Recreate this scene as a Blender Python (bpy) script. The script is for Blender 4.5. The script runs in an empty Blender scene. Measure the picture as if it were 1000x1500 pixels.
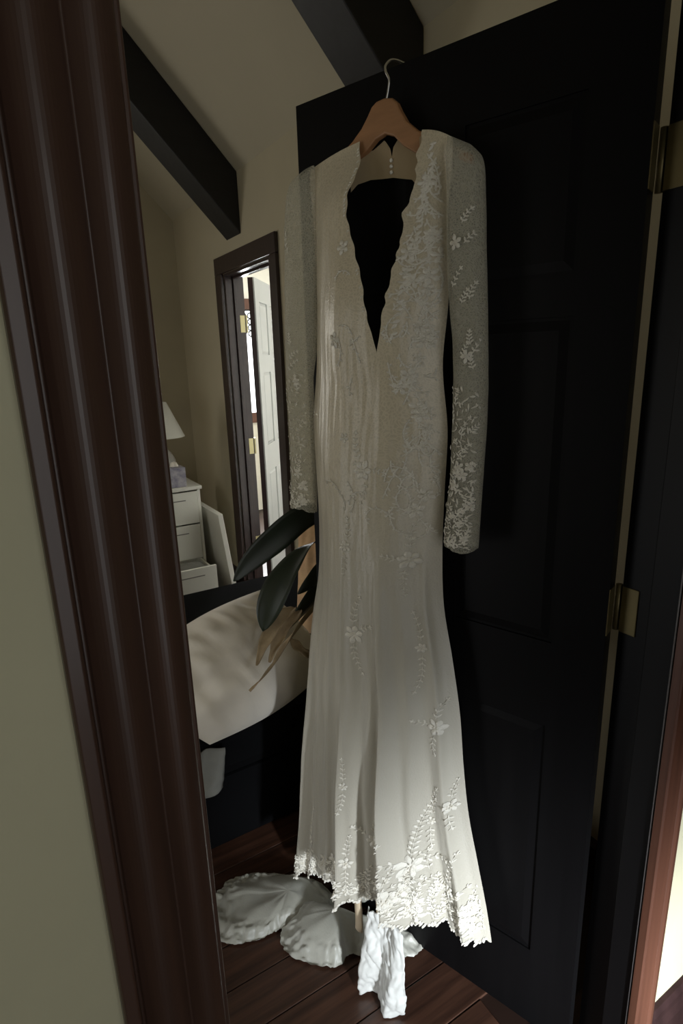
import bpy, bmesh, math, random
from mathutils import Vector, Matrix, noise
random.seed(7)
scene = bpy.context.scene
col = scene.collection

# ---------------------------------------------------------------- camera
CAM = Vector((-0.88193, -0.53761, 1.51758))
RT = Vector((0.85344449, -0.52027801, -0.0307132)); UP = Vector((0.15851149, 0.20297524, 0.96626868)); FW = Vector((0.49649433, 0.82952507, -0.25569814))
cd = bpy.data.cameras.new('camera'); cam = bpy.data.objects.new('camera', cd); col.objects.link(cam)
cd.sensor_fit = 'VERTICAL'; cd.sensor_height = 36.0; cd.sensor_width = 24.0; cd.lens = 846.36 / 1500 * 36.0
cd.clip_start = 0.02
cam.matrix_world = Matrix(((RT.x, UP.x, -FW.x, CAM.x), (RT.y, UP.y, -FW.y, CAM.y), (RT.z, UP.z, -FW.z, CAM.z), (0, 0, 0, 1)))
scene.camera = cam
# ---------------------------------------------------------------- world, lights, exposure
w = bpy.data.worlds.new('world'); scene.world = w; w.use_nodes = True
w.node_tree.nodes['Background'].inputs[0].default_value = (0.62, 0.72, 0.85, 1)
w.node_tree.nodes['Background'].inputs[1].default_value = 1.0
vs = scene.view_settings
vs.view_transform = 'Standard'; vs.look = 'None'; vs.gamma = 1.0; vs.use_curve_mapping = False; vs.exposure = 0.0

def area(name, loc, target, sx, sy, energy, color, spread=180):
    l = bpy.data.lights.new(name, 'AREA'); l.shape = 'RECTANGLE'; l.size = sx; l.size_y = sy
    l.energy = energy; l.color = color; l.spread = math.radians(spread)
    o = bpy.data.objects.new(name, l); col.objects.link(o); o.location = loc
    d = Vector(target) - Vector(loc)
    o.rotation_euler = d.to_track_quat('-Z', 'Y').to_euler()
    return o
# daylight falling down through the hallway window behind the photographer
area('hall_window_daylight', (-0.55, -2.12, 0.72), (0.10, 0.2, 0.12), 0.12, 0.4, 5.6, (0.86, 0.93, 1.0), 34)
area('hall_window_skylight', (-1.0, -2.12, 1.75), (-1.0, 0.0, 1.2), 0.7, 0.9, 0.95, (1.0, 0.96, 0.84), 170)
# bedroom window, hidden from view by the left door casing: in the far wall
area('bedroom_window_daylight', (-1.75, 3.84, 1.55), (-0.9, 0.6, 0.9), 1.0, 1.2, 9.5, (1.0, 0.93, 0.78), 170)
# unseen glazed door added in the left wall: dress fill and a low beam
area('added_door_fill', (-2.74, 1.15, 1.25), (-0.3, 0.5, 1.1), 0.9, 1.6, 1.5, (1.0, 0.87, 0.62), 170)
area('added_door_low_beam', (-2.73, 1.15, 0.45), (-0.25, 0.42, 0.15), 0.7, 0.6, 0.7, (0.88, 0.93, 1.0), 46)
# window of the next room
area('next_room_window_daylight', (1.45, 4.86, 1.5), (1.2, 2.6, 1.2), 0.9, 1.0, 125.0, (0.95, 0.98, 1.0), 170)

# ---------------------------------------------------------------- materials
def mat(name, rgb, rough=0.5, var=0.0, vscale=(6, 6, 6), bump=0.0, bscale=60.0, metallic=0.0, spec=0.5, sheen=0.0, coat=0.0, coords='Object', rgb2=None, transparent=None, wave=None):
    m = bpy.data.materials.new(name); m.use_nodes = True
    nt = m.node_tree; b = nt.nodes['Principled BSDF']
    b.inputs['Base Color'].default_value = (*rgb, 1); b.inputs['Roughness'].default_value = rough
    b.inputs['Metallic'].default_value = metallic; b.inputs['Specular IOR Level'].default_value = spec
    if sheen: b.inputs['Sheen Weight'].default_value = sheen
    if coat: b.inputs['Coat Weight'].default_value = coat; b.inputs['Coat Roughness'].default_value = 0.15
    tc = nt.nodes.new('ShaderNodeTexCoord'); mp = nt.nodes.new('ShaderNodeMapping')
    nt.links.new(tc.outputs[coords], mp.inputs[0]); mp.inputs['Scale'].default_value = vscale
    if var or rgb2:
        n = nt.nodes.new('ShaderNodeTexNoise'); n.inputs['Scale'].default_value = 1.0; n.inputs['Detail'].default_value = 6; n.inputs['Roughness'].default_value = 0.6
        nt.links.new(mp.outputs[0], n.inputs['Vector'])
        r = nt.nodes.new('ShaderNodeValToRGB'); nt.links.new(n.outputs['Fac'], r.inputs[0])
        c2 = rgb2 or tuple(c * (1 - var) for c in rgb)
        r.color_ramp.elements[0].position = 0.35; r.color_ramp.elements[1].position = 0.65
        r.color_ramp.elements[0].color = (*c2, 1); r.color_ramp.elements[1].color = (*rgb, 1)
        nt.links.new(r.outputs[0], b.inputs['Base Color'])
    if bump:
        n2 = nt.nodes.new('ShaderNodeTexNoise'); n2.inputs['Scale'].default_value = bscale; n2.inputs['Detail'].default_value = 4
        nt.links.new(tc.outputs[coords], n2.inputs['Vector'])
        bp = nt.nodes.new('ShaderNodeBump'); bp.inputs['Strength'].default_value = bump; bp.inputs['Distance'].default_value = 0.004
        nt.links.new(n2.outputs['Fac'], bp.inputs['Height']); nt.links.new(bp.outputs[0], b.inputs['Normal'])
    if transparent is not None:
        tr = nt.nodes.new('ShaderNodeBsdfTransparent'); mx = nt.nodes.new('ShaderNodeMixShader'); out = nt.nodes['Material Output']
        mx.inputs[0].default_value = transparent
        nt.links.new(b.outputs[0], mx.inputs[1]); nt.links.new(tr.outputs[0], mx.inputs[2]); nt.links.new(mx.outputs[0], out.inputs[0])
    return m

def lace_fabric(name, rgb, rgb2, rough, trans_lo, trans_hi, vor=38.0):
    """sheer net with a woven floral lace figure: voronoi cell borders are dense thread, cells are thin net"""
    m = mat(name, rgb, rough, sheen=0.25, bump=0.25, bscale=260)
    nt = m.node_tree; b = nt.nodes['Principled BSDF']; out = nt.nodes['Material Output']
    tc = nt.nodes.new('ShaderNodeTexCoord')
    n = nt.nodes.new('ShaderNodeTexNoise'); n.inputs['Scale'].default_value = 9; n.inputs['Detail'].default_value = 3; nt.links.new(tc.outputs['Object'], n.inputs['Vector'])
    mixv = nt.nodes.new('ShaderNodeMixRGB'); mixv.inputs[0].default_value = 0.10
    nt.links.new(tc.outputs['Object'], mixv.inputs[1]); nt.links.new(n.outputs['Color'], mixv.inputs[2])
    v = nt.nodes.new('ShaderNodeTexVoronoi'); v.feature = 'DISTANCE_TO_EDGE'; v.inputs['Scale'].default_value = vor
    nt.links.new(mixv.outputs[0], v.inputs['Vector'])
    r = nt.nodes.new('ShaderNodeValToRGB'); nt.links.new(v.outputs['Distance'], r.inputs[0])
    r.color_ramp.elements[0].position = 0.03; r.color_ramp.elements[1].position = 0.22
    r.color_ramp.elements[0].color = (*rgb, 1); r.color_ramp.elements[1].color = (*rgb2, 1)
    nt.links.new(r.outputs[0], b.inputs['Base Color'])
    if trans_hi > 0:
        mr = nt.nodes.new('ShaderNodeMapRange'); nt.links.new(v.outputs['Distance'], mr.inputs[0])
        mr.inputs[1].default_value = 0.02; mr.inputs[2].default_value = 0.2; mr.inputs[3].default_value = trans_lo; mr.inputs[4].default_value = trans_hi
        tr = nt.nodes.new('ShaderNodeBsdfTransparent'); mx = nt.nodes.new('ShaderNodeMixShader')
        nt.links.new(mr.outputs[0], mx.inputs[0]); nt.links.new(b.outputs[0], mx.inputs[1]); nt.links.new(tr.outputs[0], mx.inputs[2]); nt.links.new(mx.outputs[0], out.inputs[0])
    return m

M = {}
M['wall'] = mat('wall_paint', (0.56, 0.50, 0.36), 0.85, var=0.06, vscale=(3, 3, 3), bump=0.08, bscale=90)
M['ceil'] = mat('ceiling_paint', (0.54, 0.49, 0.37), 0.9, var=0.05, vscale=(2, 2, 2), bump=0.06, bscale=70)
M['hall'] = mat('hall_paint', (0.60, 0.565, 0.385), 0.8, var=0.07, vscale=(3, 3, 3), bump=0.08, bscale=80)
M['white_wall'] = mat('white_paint', (0.80, 0.79, 0.74), 0.8, var=0.03)
M['beam'] = mat('dark_beam', (0.012, 0.011, 0.012), 0.55, var=0.4, vscale=(2, 30, 30), bump=0.3, bscale=25)
M['trim'] = mat('mahogany_trim', (0.078, 0.040, 0.027), 0.42, var=0.3, vscale=(30, 30, 1.3), bump=0.03, bscale=30, coat=0.15)
M['trim_red'] = mat('red_brown_trim', (0.125, 0.050, 0.030), 0.38, var=0.35, vscale=(60, 60, 1.5), bump=0.05, bscale=40)
M['trim2'] = mat('dark_brown_frame', (0.040, 0.020, 0.019), 0.35, var=0.35, vscale=(40, 40, 1.5), coat=0.2)
M['black'] = mat('black_door_paint', (0.0045, 0.0042, 0.0045), 0.45, var=0.25, vscale=(20, 20, 1.0), bump=0.05, bscale=30, spec=0.12)
M['jamb'] = mat('black_jamb_paint', (0.005, 0.0046, 0.005), 0.45, var=0.2, vscale=(20, 20, 1.0), spec=0.2)
M['brass'] = mat('aged_brass', (0.17, 0.135, 0.06), 0.45, var=0.3, metallic=0.7)
M['brass_l'] = mat('pale_brass', (0.62, 0.55, 0.30), 0.4, metallic=0.5)
M['wdoor'] = mat('white_door_paint', (0.50, 0.51, 0.50), 0.4, var=0.03)
M['plank'] = mat('floor_plank', (0.105, 0.047, 0.028), 0.42, rgb2=(0.036, 0.016, 0.010), vscale=(2.2, 40, 10), bump=0.06, bscale=30, coat=0.25)
M['slab'] = mat('floor_base', (0.030, 0.014, 0.009), 0.5, var=0.3)
M['white_furn'] = mat('white_furniture', (0.88, 0.87, 0.79), 0.5, var=0.05, vscale=(4, 4, 4))
M['shade'] = mat('lamp_shade', (0.72, 0.70, 0.62), 0.8, bump=0.15, bscale=150)
M['ceramic'] = mat('lamp_ceramic', (0.50, 0.47, 0.42), 0.3, var=0.15)
M['tissue'] = mat('tissue_box', (0.50, 0.48, 0.52), 0.7, rgb2=(0.22, 0.21, 0.30), vscale=(22, 22, 22))
M['sheet'] = mat('white_cotton', (0.90, 0.83, 0.73), 0.85, var=0.04, bump=0.2, bscale=45, sheen=0.2)
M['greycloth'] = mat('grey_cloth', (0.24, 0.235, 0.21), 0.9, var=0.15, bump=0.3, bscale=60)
M['bedblack'] = mat('black_bed_cover', (0.004, 0.004, 0.0045), 0.9, var=0.2, spec=0.08)
M['peach'] = mat('peach_cushion', (0.92, 0.62, 0.36), 0.9, rgb2=(0.70, 0.45, 0.27), vscale=(14, 14, 14), bump=0.2, bscale=80)
M['leaf'] = mat('dark_leaf', (0.022, 0.034, 0.019), 0.42, var=0.4, vscale=(12, 12, 12), spec=0.6)
M['dry'] = mat('dry_leaf', (0.46, 0.34, 0.20), 0.8, var=0.4, vscale=(20, 20, 20))
M['pot'] = mat('terracotta', (0.25, 0.10, 0.05), 0.8, var=0.2)
M['soil'] = mat('soil', (0.02, 0.014, 0.01), 0.95, bump=0.6, bscale=90)
M['stem'] = mat('plant_stem', (0.06, 0.06, 0.03), 0.7)
M['hanger'] = mat('beech_hanger', (0.42, 0.21, 0.095), 0.45, var=0.25, vscale=(6, 40, 40))
M['wire'] = mat('steel_wire', (0.75, 0.75, 0.76), 0.3, metallic=1.0)
M['satin'] = mat('ivory_satin', (0.44, 0.43, 0.37), 0.40, var=0.06, vscale=(7, 7, 2), bump=0.12, bscale=220, sheen=0.3)
M['bodice'] = lace_fabric('ivory_lace_over_satin', (0.78, 0.73, 0.60), (0.56, 0.50, 0.385), 0.5, 0, 0, 55)
M['sheer'] = lace_fabric('sheer_lace_net', (0.60, 0.57, 0.45), (0.56, 0.535, 0.42), 0.6, 0.45, 0.62, 240)
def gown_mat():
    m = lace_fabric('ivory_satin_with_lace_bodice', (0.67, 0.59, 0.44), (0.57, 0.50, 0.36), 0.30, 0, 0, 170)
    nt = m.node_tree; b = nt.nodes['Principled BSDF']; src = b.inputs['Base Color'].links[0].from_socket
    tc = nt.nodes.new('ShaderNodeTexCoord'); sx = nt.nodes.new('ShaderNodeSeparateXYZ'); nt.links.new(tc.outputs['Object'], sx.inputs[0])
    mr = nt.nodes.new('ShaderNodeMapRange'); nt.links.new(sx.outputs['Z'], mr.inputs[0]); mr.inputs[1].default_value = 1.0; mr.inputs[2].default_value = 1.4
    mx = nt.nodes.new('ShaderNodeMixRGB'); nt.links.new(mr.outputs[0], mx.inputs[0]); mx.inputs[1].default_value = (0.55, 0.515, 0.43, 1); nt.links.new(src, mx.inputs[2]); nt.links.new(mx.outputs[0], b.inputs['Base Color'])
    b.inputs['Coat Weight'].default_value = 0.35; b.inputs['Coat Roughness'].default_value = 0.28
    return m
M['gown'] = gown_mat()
M['nude'] = mat('nude_net', (0.52, 0.40, 0.24), 0.8, transparent=0.25, bump=0.1, bscale=300)
M['lace'] = mat('white_lace_thread', (0.84, 0.80, 0.70), 0.34, sheen=0.3, bump=0.4, bscale=420)
M['lining'] = mat('pale_lining', (0.74, 0.74, 0.70), 0.5, var=0.06, vscale=(9, 9, 9), bump=0.3, bscale=60, sheen=0.2)
M['warm_lining'] = mat('warm_lining', (0.74, 0.60, 0.42), 0.6)
M['curtain'] = mat('cream_curtain', (0.80, 0.72, 0.45), 0.9)
M['iron'] = mat('black_valance', (0.02, 0.02, 0.02), 0.6)
def emit(name, rgb, s):
    m = bpy.data.materials.new(name); m.use_nodes = True; nt = m.node_tree; nt.nodes.remove(nt.nodes['Principled BSDF'])
    e = nt.nodes.new('ShaderNodeEmission'); e.inputs[0].default_value = (*rgb, 1); e.inputs[1].default_value = s
    nt.links.new(e.outputs[0], nt.nodes['Material Output'].inputs[0]); return m
M['daylit'] = emit('daylit_pane', (0.95, 0.98, 1.0), 4.0)
M['daylit_dim'] = emit('daylit_pane_soft', (0.95, 0.98, 1.0), 1.2)

# ---------------------------------------------------------------- mesh helpers
class MB:
    def __init__(s): s.v = []; s.f = []
    def box(s, x0, x1, y0, y1, z0, z1):
        n = len(s.v)
        for z in (z0, z1):
            for x, y in ((x0, y0), (x1, y0), (x1, y1), (x0, y1)): s.v.append((x, y, z))
        for q in ((0, 3, 2, 1), (4, 5, 6, 7), (0, 1, 5, 4), (1, 2, 6, 5), (2, 3, 7, 6), (3, 0, 4, 7)): s.f.append(tuple(n + i for i in q))
        return s
    def hexa(s, pts):
        n = len(s.v); s.v += [tuple(q) for q in pts]
        for q in ((0, 3, 2, 1), (4, 5, 6, 7), (0, 1, 5, 4), (1, 2, 6, 5), (2, 3, 7, 6), (3, 0, 4, 7)): s.f.append(tuple(n + i for i in q))
        return s
    def prism(s, poly, fn0, fn1):
        """poly 2D -> two end caps through fn0/fn1 (each maps (a,b)->xyz)"""
        n = len(s.v); k = len(poly)
        s.v += [fn0(*q) for q in poly] + [fn1(*q) for q in poly]
        s.f.append(tuple(n + i for i in range(k))[::-1]); s.f.append(tuple(n + k + i for i in range(k)))
        for i in range(k):
            j = (i + 1) % k; s.f.append((n + i, n + j, n + k + j, n + k + i))
        return s
    def grid(s, nu, nv, fn, closeu=False):
        n = len(s.v)
        for j in range(nv):
            for i in range(nu): s.v.append(tuple(fn(i / (nu if closeu else nu - 1), j / (nv - 1))))
        for j in range(nv - 1):
            for i in range(nu if closeu else nu - 1):
                i2 = (i + 1) % nu
                s.f.append((n + j * nu + i, n + j * nu + i2, n + (j + 1) * nu + i2, n + (j + 1) * nu + i))
        return s
    def tube(s, pts, r, seg=8):
        pts = [Vector(q) for q in pts]; n = len(s.v); up = Vector((0.123, 0.31, 0.94))
        for i, q in enumerate(pts):
            t = (pts[min(i + 1, len(pts) - 1)] - pts[max(i - 1, 0)]).normalized()
            a = t.cross(up); a = a.normalized() if a.length > 1e-4 else Vector((1, 0, 0)); b = t.cross(a)
            rr = r[i] if isinstance(r, (list, tuple)) else r
            for k in range(seg):
                an = 2 * math.pi * k / seg; s.v.append(tuple(q + a * rr * math.cos(an) + b * rr * math.sin(an)))
        for i in range(len(pts) - 1):
            for k in range(seg):
                k2 = (k + 1) % seg; s.f.append((n + i * seg + k, n + i * seg + k2, n + (i + 1) * seg + k2, n + (i + 1) * seg + k))
        s.f.append(tuple(n + k for k in range(seg))[::-1]); m = n + (len(pts) - 1) * seg; s.f.append(tuple(m + k for k in range(seg)))
        return s
    def lathe(s, prof, cx, cy, seg=24):
        n = len(s.v)
        for r, z in prof:
            for k in range(seg):
                a = 2 * math.pi * k / seg; s.v.append((cx + r * math.cos(a), cy + r * math.sin(a), z))
        for i in range(len(prof) - 1):
            for k in range(seg):
                k2 = (k + 1) % seg; s.f.append((n + i * seg + k, n + i * seg + k2, n + (i + 1) * seg + k2, n + (i + 1) * seg + k))
        return s
    def build(s, name, m, parent=None, smooth=False, world=True, bevel=0.0, solid=0.0):
        """world=True: vertices are world coordinates and the parent (if any) is unrotated"""
        off = parent.matrix_basis.translation if (parent and world) else Vector((0, 0, 0))
        if parent and world and parent.parent: off = off + parent.parent.matrix_basis.translation
        me = bpy.data.meshes.new(name); me.from_pydata([tuple(Vector(q) - off) for q in s.v], [], s.f); me.update()
        if smooth:
            me.polygons.foreach_set('use_smooth', [True] * len(me.polygons))
        me.materials.append(M[m] if isinstance(m, str) else m)
        o = bpy.data.objects.new(name, me); col.objects.link(o)
        if parent: o.parent = parent
        if solid:
            md = o.modifiers.new('thickness', 'SOLIDIFY'); md.thickness = solid; md.offset = -1
        if bevel:
            md = o.modifiers.new('bevel', 'BEVEL'); md.width = bevel; md.segments = 2; md.limit_method = 'ANGLE'
        return o
def tag(o, label=None, cat=None, group=None, kind=None):
    if label: o['label'] = label
    if cat: o['category'] = cat
    if group: o['group'] = group
    if kind: o['kind'] = kind
    return o
def thing(name, loc, label=None, cat=None, group=None, kind=None, rz=0.0):
    o = bpy.data.objects.new(name, None); col.objects.link(o); o.location = loc; o.rotation_euler = (0, 0, rz)
    o.empty_display_size = 0.1
    o.matrix_basis = Matrix.Translation(Vector(loc)) @ Matrix.Rotation(rz, 4, 'Z')
    return tag(o, label, cat, group, kind)
def struct(o): o['kind'] = 'structure'; return o
def lerp(a, b, t): return a + (b - a) * t
def interp(x, xs, ys):
    if x <= xs[0]: return ys[0]
    for i in range(1, len(xs)):
        if x <= xs[i]: return lerp(ys[i - 1], ys[i], (x - xs[i - 1]) / (xs[i] - xs[i - 1]))
    return ys[-1]
def cinterp(x, xs, ys):
    if x <= xs[0]: return ys[0]
    if x >= xs[-1]: return ys[-1]
    n = len(xs)
    def sl(i): return 0.0 if i in (0, n - 1) else (ys[i + 1] - ys[i - 1]) / (xs[i + 1] - xs[i - 1])
    for i in range(1, n):
        if x <= xs[i]:
            h = xs[i] - xs[i - 1]; t = (x - xs[i - 1]) / h; a, b = sl(i - 1) * h, sl(i) * h
            return (2 * t ** 3 - 3 * t * t + 1) * ys[i - 1] + (t ** 3 - 2 * t * t + t) * a + (3 * t * t - 2 * t ** 3) * ys[i] + (t ** 3 - t * t) * b
def smooth(a, b, x):
    t = max(0.0, min(1.0, (x - a) / (b - a))); return t * t * (3 - 2 * t)
def nz(x, y, z=0.0): return noise.noise(Vector((x, y, z)))

# ---------------------------------------------------------------- the setting
XW = 0.456; YH = -0.085; K = 1.05
floor = struct(MB().box(-2.9, 2.9, -2.3, 5.2, -0.08, -0.006).build('floor', 'slab'))
pm = MB().box(-0.698, 0.698, -0.0565, 0.0565, -0.02, 0.0)
proto = pm.build('plank', 'plank', floor, bevel=0.002)
first = True; row = 0; y = -0.42
while y < 3.85:
    for xx in ((-1.55, -0.15) if row % 3 == 0 else (-1.05, 0.35) if row % 3 == 1 else (-1.9, -0.5)):
        xs = xx
        o = proto if first else proto.copy()
        if not first: col.objects.link(o)
        first = False
        o.parent = floor; o.location = (xs - 0.28, y, random.uniform(-0.0006, 0.0))
    y += 0.1155; row += 1

# door wall between hallway and bedroom (gable wall)
m = MB(); m.box(-2.8, -0.80, YH, 0.03, 0, 4.2); m.box(0.06, 1.9, YH, 0.03, 0, 4.2); m.box(-0.80, 0.06, YH, 0.03, 2.09, 4.2)
struct(m.build('wall_front', 'hall'))
# right wall of the bedroom with the far doorway
m = MB(); m.box(XW, XW + 0.115, 0.03, 2.30, 0, 2.55); m.box(XW, XW + 0.115, 2.98, 5.1, 0, 2.55); m.box(XW, XW + 0.115, 2.30, 2.98, 2.03, 2.55)
struct(m.build('wall_right', 'wall'))
m = MB(); m.box(-2.8, -2.3, 3.9, 4.0, 0, 4.2); m.box(-1.2, XW, 3.9, 4.0, 0, 4.2); m.box(-2.3, -1.2, 3.9, 4.0, 0, 0.9); m.box(-2.3, -1.2, 3.9, 4.0, 2.2, 4.2)
struct(m.build('wall_back', 'wall'))
m = MB(); m.box(-2.9, -2.8, -2.3, 0.65, 0, 4.2); m.box(-2.9, -2.8, 1.65, 5.1, 0, 4.2); m.box(-2.9, -2.8, 0.65, 1.65, 2.1, 4.2)
struct(m.build('wall_left', 'wall'))
t = struct(thing('added_glazed_door', (-2.85, 1.15, 0)))  # unseen door added to carry the fill lights on the dress
MB().box(-2.86, -2.84, 0.65, 1.65, 0.0, 2.1).build('pane', 'daylit_dim', t)
m = MB(); m.box(-2.82, -2.78, 0.57, 0.70, 0, 2.18); m.box(-2.82, -2.78, 1.60, 1.73, 0, 2.18); m.box(-2.82, -2.78, 0.70, 1.60, 2.05, 2.18); m.box(-2.82, -2.78, 0.70, 1.60, 0, .08)
m.build('door_frame', 'trim2', t)
def slope(x): return 2.5 + K * (XW - x)
m = MB()
xr = -1.1; zr = slope(xr)
m.hexa([(xr, 0.03, zr), (XW + 0.115, 0.03, slope(XW + .115)), (XW + 0.115, 4.0, slope(XW + .115)), (xr, 4.0, zr), (xr, 0.03, zr + .06), (XW + 0.115, 0.03, slope(XW + .115) + .06), (XW + 0.115, 4.0, slope(XW + .115) + .06), (xr, 4.0, zr + .06)])
zl = zr - K * (2.8 + xr)
m.hexa([(-2.8, 0.03, zl), (xr, 0.03, zr), (xr, 4.0, zr), (-2.8, 4.0, zl), (-2.8, 0.03, zl + .06), (xr, 0.03, zr + .06), (xr, 4.0, zr + .06), (-2.8, 4.0, zl + .06)])
struct(m.build('ceiling', 'ceil'))
# hallway shell behind the photographer
struct(MB().box(-2.8, 1.9, -2.3, YH, 2.5, 2.56).build('ceiling_hall', 'ceil'))
m = MB(); m.box(-2.8, -1.55, -2.3, -2.2, 0, 2.5); m.box(-0.35, 1.9, -2.3, -2.2, 0, 2.5); m.box(-1.55, -0.35, -2.3, -2.2, 0, 0.15); m.box(-1.55, -0.35, -2.3, -2.2, 2.25, 2.5)
struct(m.build('wall_hall_back', 'hall'))
struct(MB().box(1.9, 2.0, -2.3, 1.5, 0, 2.5).build('wall_hall_right', 'hall'))
def window(name, x0, x1, z0, z1, y, inward, pane, frame, bar=0.5):
    t = struct(thing(name, ((x0 + x1) / 2, y, z0)))
    MB().box(x0, x1, y - 0.01, y + 0.01, z0, z1).build('pane', pane, t)
    yy = y + inward * 0.03; ya, yb = min(y, yy + inward * .02), max(y, yy + inward * .02)
    f = MB(); f.box(x0 - .08, x0 + .02, ya, yb, z0 - .08, z1 + .08); f.box(x1 - .02, x1 + .08, ya, yb, z0 - .08, z1 + .08); f.box(x0 + .02, x1 - .02, ya, yb, z0 - .08, z0 + .02); f.box(x0 + .02, x1 - .02, ya, yb, z1 - .02, z1 + .08)
    f.build('window_frame', frame, t)
    c = lerp(x0, x1, bar); b = MB(); b.box(c - .015, c + .015, ya, yb, z0 + .02, z1 - .02); b.build('glazing_bar', frame, t)
    return t
window('window_1', -1.55, -0.35, 0.15, 2.25, -2.26, 1, 'daylit_dim', 'trim')
window('window_2', -2.3, -1.2, 0.9, 2.2, 3.95, -1, 'daylit_dim', 'trim2')

# left door casing: fluted mahogany profile (x, protrusion) run up the jamb
def casing(prof, x0, sgn, z0, z1, name, m):
    mb = MB()
    pts = [(x0 + sgn * a, YH - b) for a, b in prof]
    poly = pts + [(pts[-1][0], YH), (pts[0][0], YH)]
    mb.prism(poly, lambda a, b: (a, b, z0), lambda a, b: (a, b, z1))
    return mb
def arc(a0, a1, b0, h, n=8):
    return [(lerp(a0, a1, i / n), b0 + h * math.sin(math.pi * i / n)) for i in range(n + 1)]
profL = [(0, 0.002), (0.0005, 0.006)] + arc(0.002, 0.031, 0.008, 0.007, 12) + [(0.0325, 0.0065), (0.034, 0.0065)] + arc(0.0355, 0.073, 0.008, 0.010, 14) + [(0.0745, 0.005), (0.077, 0.005), (0.078, 0.018), (0.080, 0.020), (0.090, 0.020), (0.092, 0.017), (0.092, 0.0)]
# first point sits at the opening edge x=-0.771 and runs left
tl = casing(profL, -0.771, -1, 0, 2.09, 'trim_1', 'trim').build('trim_1', 'trim')
struct(tl)
md = tl.modifiers.new('bevel', 'BEVEL'); md.width = 0.0008; md.segments = 2; md.limit_method = 'ANGLE'; md.angle_limit = 0.5
profR = [(0, 0.014), (0.003, 0.017), (0.040, 0.017), (0.043, 0.0155), (0.045, 0.017), (0.050, 0.019), (0.060, 0.018), (0.064, 0.013), (0.064, 0.0)]
struct(casing(profR, 0.014, 1, 0, 2.09, 'trim_2', 'trim_red').build('trim_2', 'trim_red', bevel=0.0006))
m = MB(); m.box(-0.863, 0.078, YH - 0.019, YH, 2.09, 2.16); struct(m.build('trim_3', 'trim', bevel=0.002))
# jambs
struct(MB().box(-0.80, -0.766, YH, 0.03, 0, 2.09).build('trim_4', 'trim', bevel=0.002))
m = MB(); m.box(0.018, 0.06, YH, -0.032, 0, 2.09); m.box(0.037, 0.06, -0.032, 0.03, 0, 2.09); struct(m.build('trim_5', 'jamb', bevel=0.0015))
m = MB(); m.box(-0.766, 0.018, YH, 0.03, 2.045, 2.09); struct(m.build('trim_6', 'jamb'))
# thin pale bead painted in as the highlight along the hall edge of the jamb
struct(MB().tube([(0.0165, YH + 0.004, 0), (0.0165, YH + 0.004, 2.045)], 0.0016, 8).build('jamb_edge_highlight', mat('painted_highlight', (0.16, 0.15, 0.15), 0.35), smooth=True))
# hallway baseboards
prb = [(0, 0), (0.020, 0), (0.020, 0.15), (0.014, 0.168), (0.014, 0.185), (0.009, 0.197), (0, 0.2)]
m = MB(); m.prism(prb, lambda a, b: (0.078, YH - a, b), lambda a, b: (1.9, YH - a, b)); struct(m.build('baseboard_right', 'trim2', bevel=0.001))
m = MB(); m.prism(prb, lambda a, b: (-2.8, YH - a, b), lambda a, b: (-0.863, YH - a, b)); struct(m.build('baseboard_left', 'trim2', bevel=0.001))
prb2 = [(0, 0), (0.016, 0), (0.016, 0.1), (0, 0.12)]
m = MB(); m.prism(prb2, lambda a, b: (XW - a, 0.03, b), lambda a, b: (XW - a, 2.2, b)); m.prism(prb2, lambda a, b: (XW - a, 3.11, b), lambda a, b: (XW - a, 3.9, b)); struct(m.build('baseboard_back', 'trim2'))

# ceiling beams running down the slope to the right wall
def beam(y0, y1, label):
    m = MB()
    xa, xb = -1.05, XW; d = 0.305
    m.hexa([(xa, y0, slope(xa) - d), (xb, y0, slope(xb) - d), (xb, y1, slope(xb) - d), (xa, y1, slope(xa) - d), (xa, y0, slope(xa)), (xb, y0, slope(xb)), (xb, y1, slope(xb)), (xa, y1, slope(xa))])
    o = m.build('ceiling_beam', 'beam', bevel=0.006)
    return tag(o, label, 'beam', 'dark beams under the sloping ceiling')
beam(2.67, 2.885, 'black sloping ceiling beam ending on the wall above the far doorway')
beam(1.11, 1.305, 'black sloping ceiling beam behind the top of the open black door')

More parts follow.
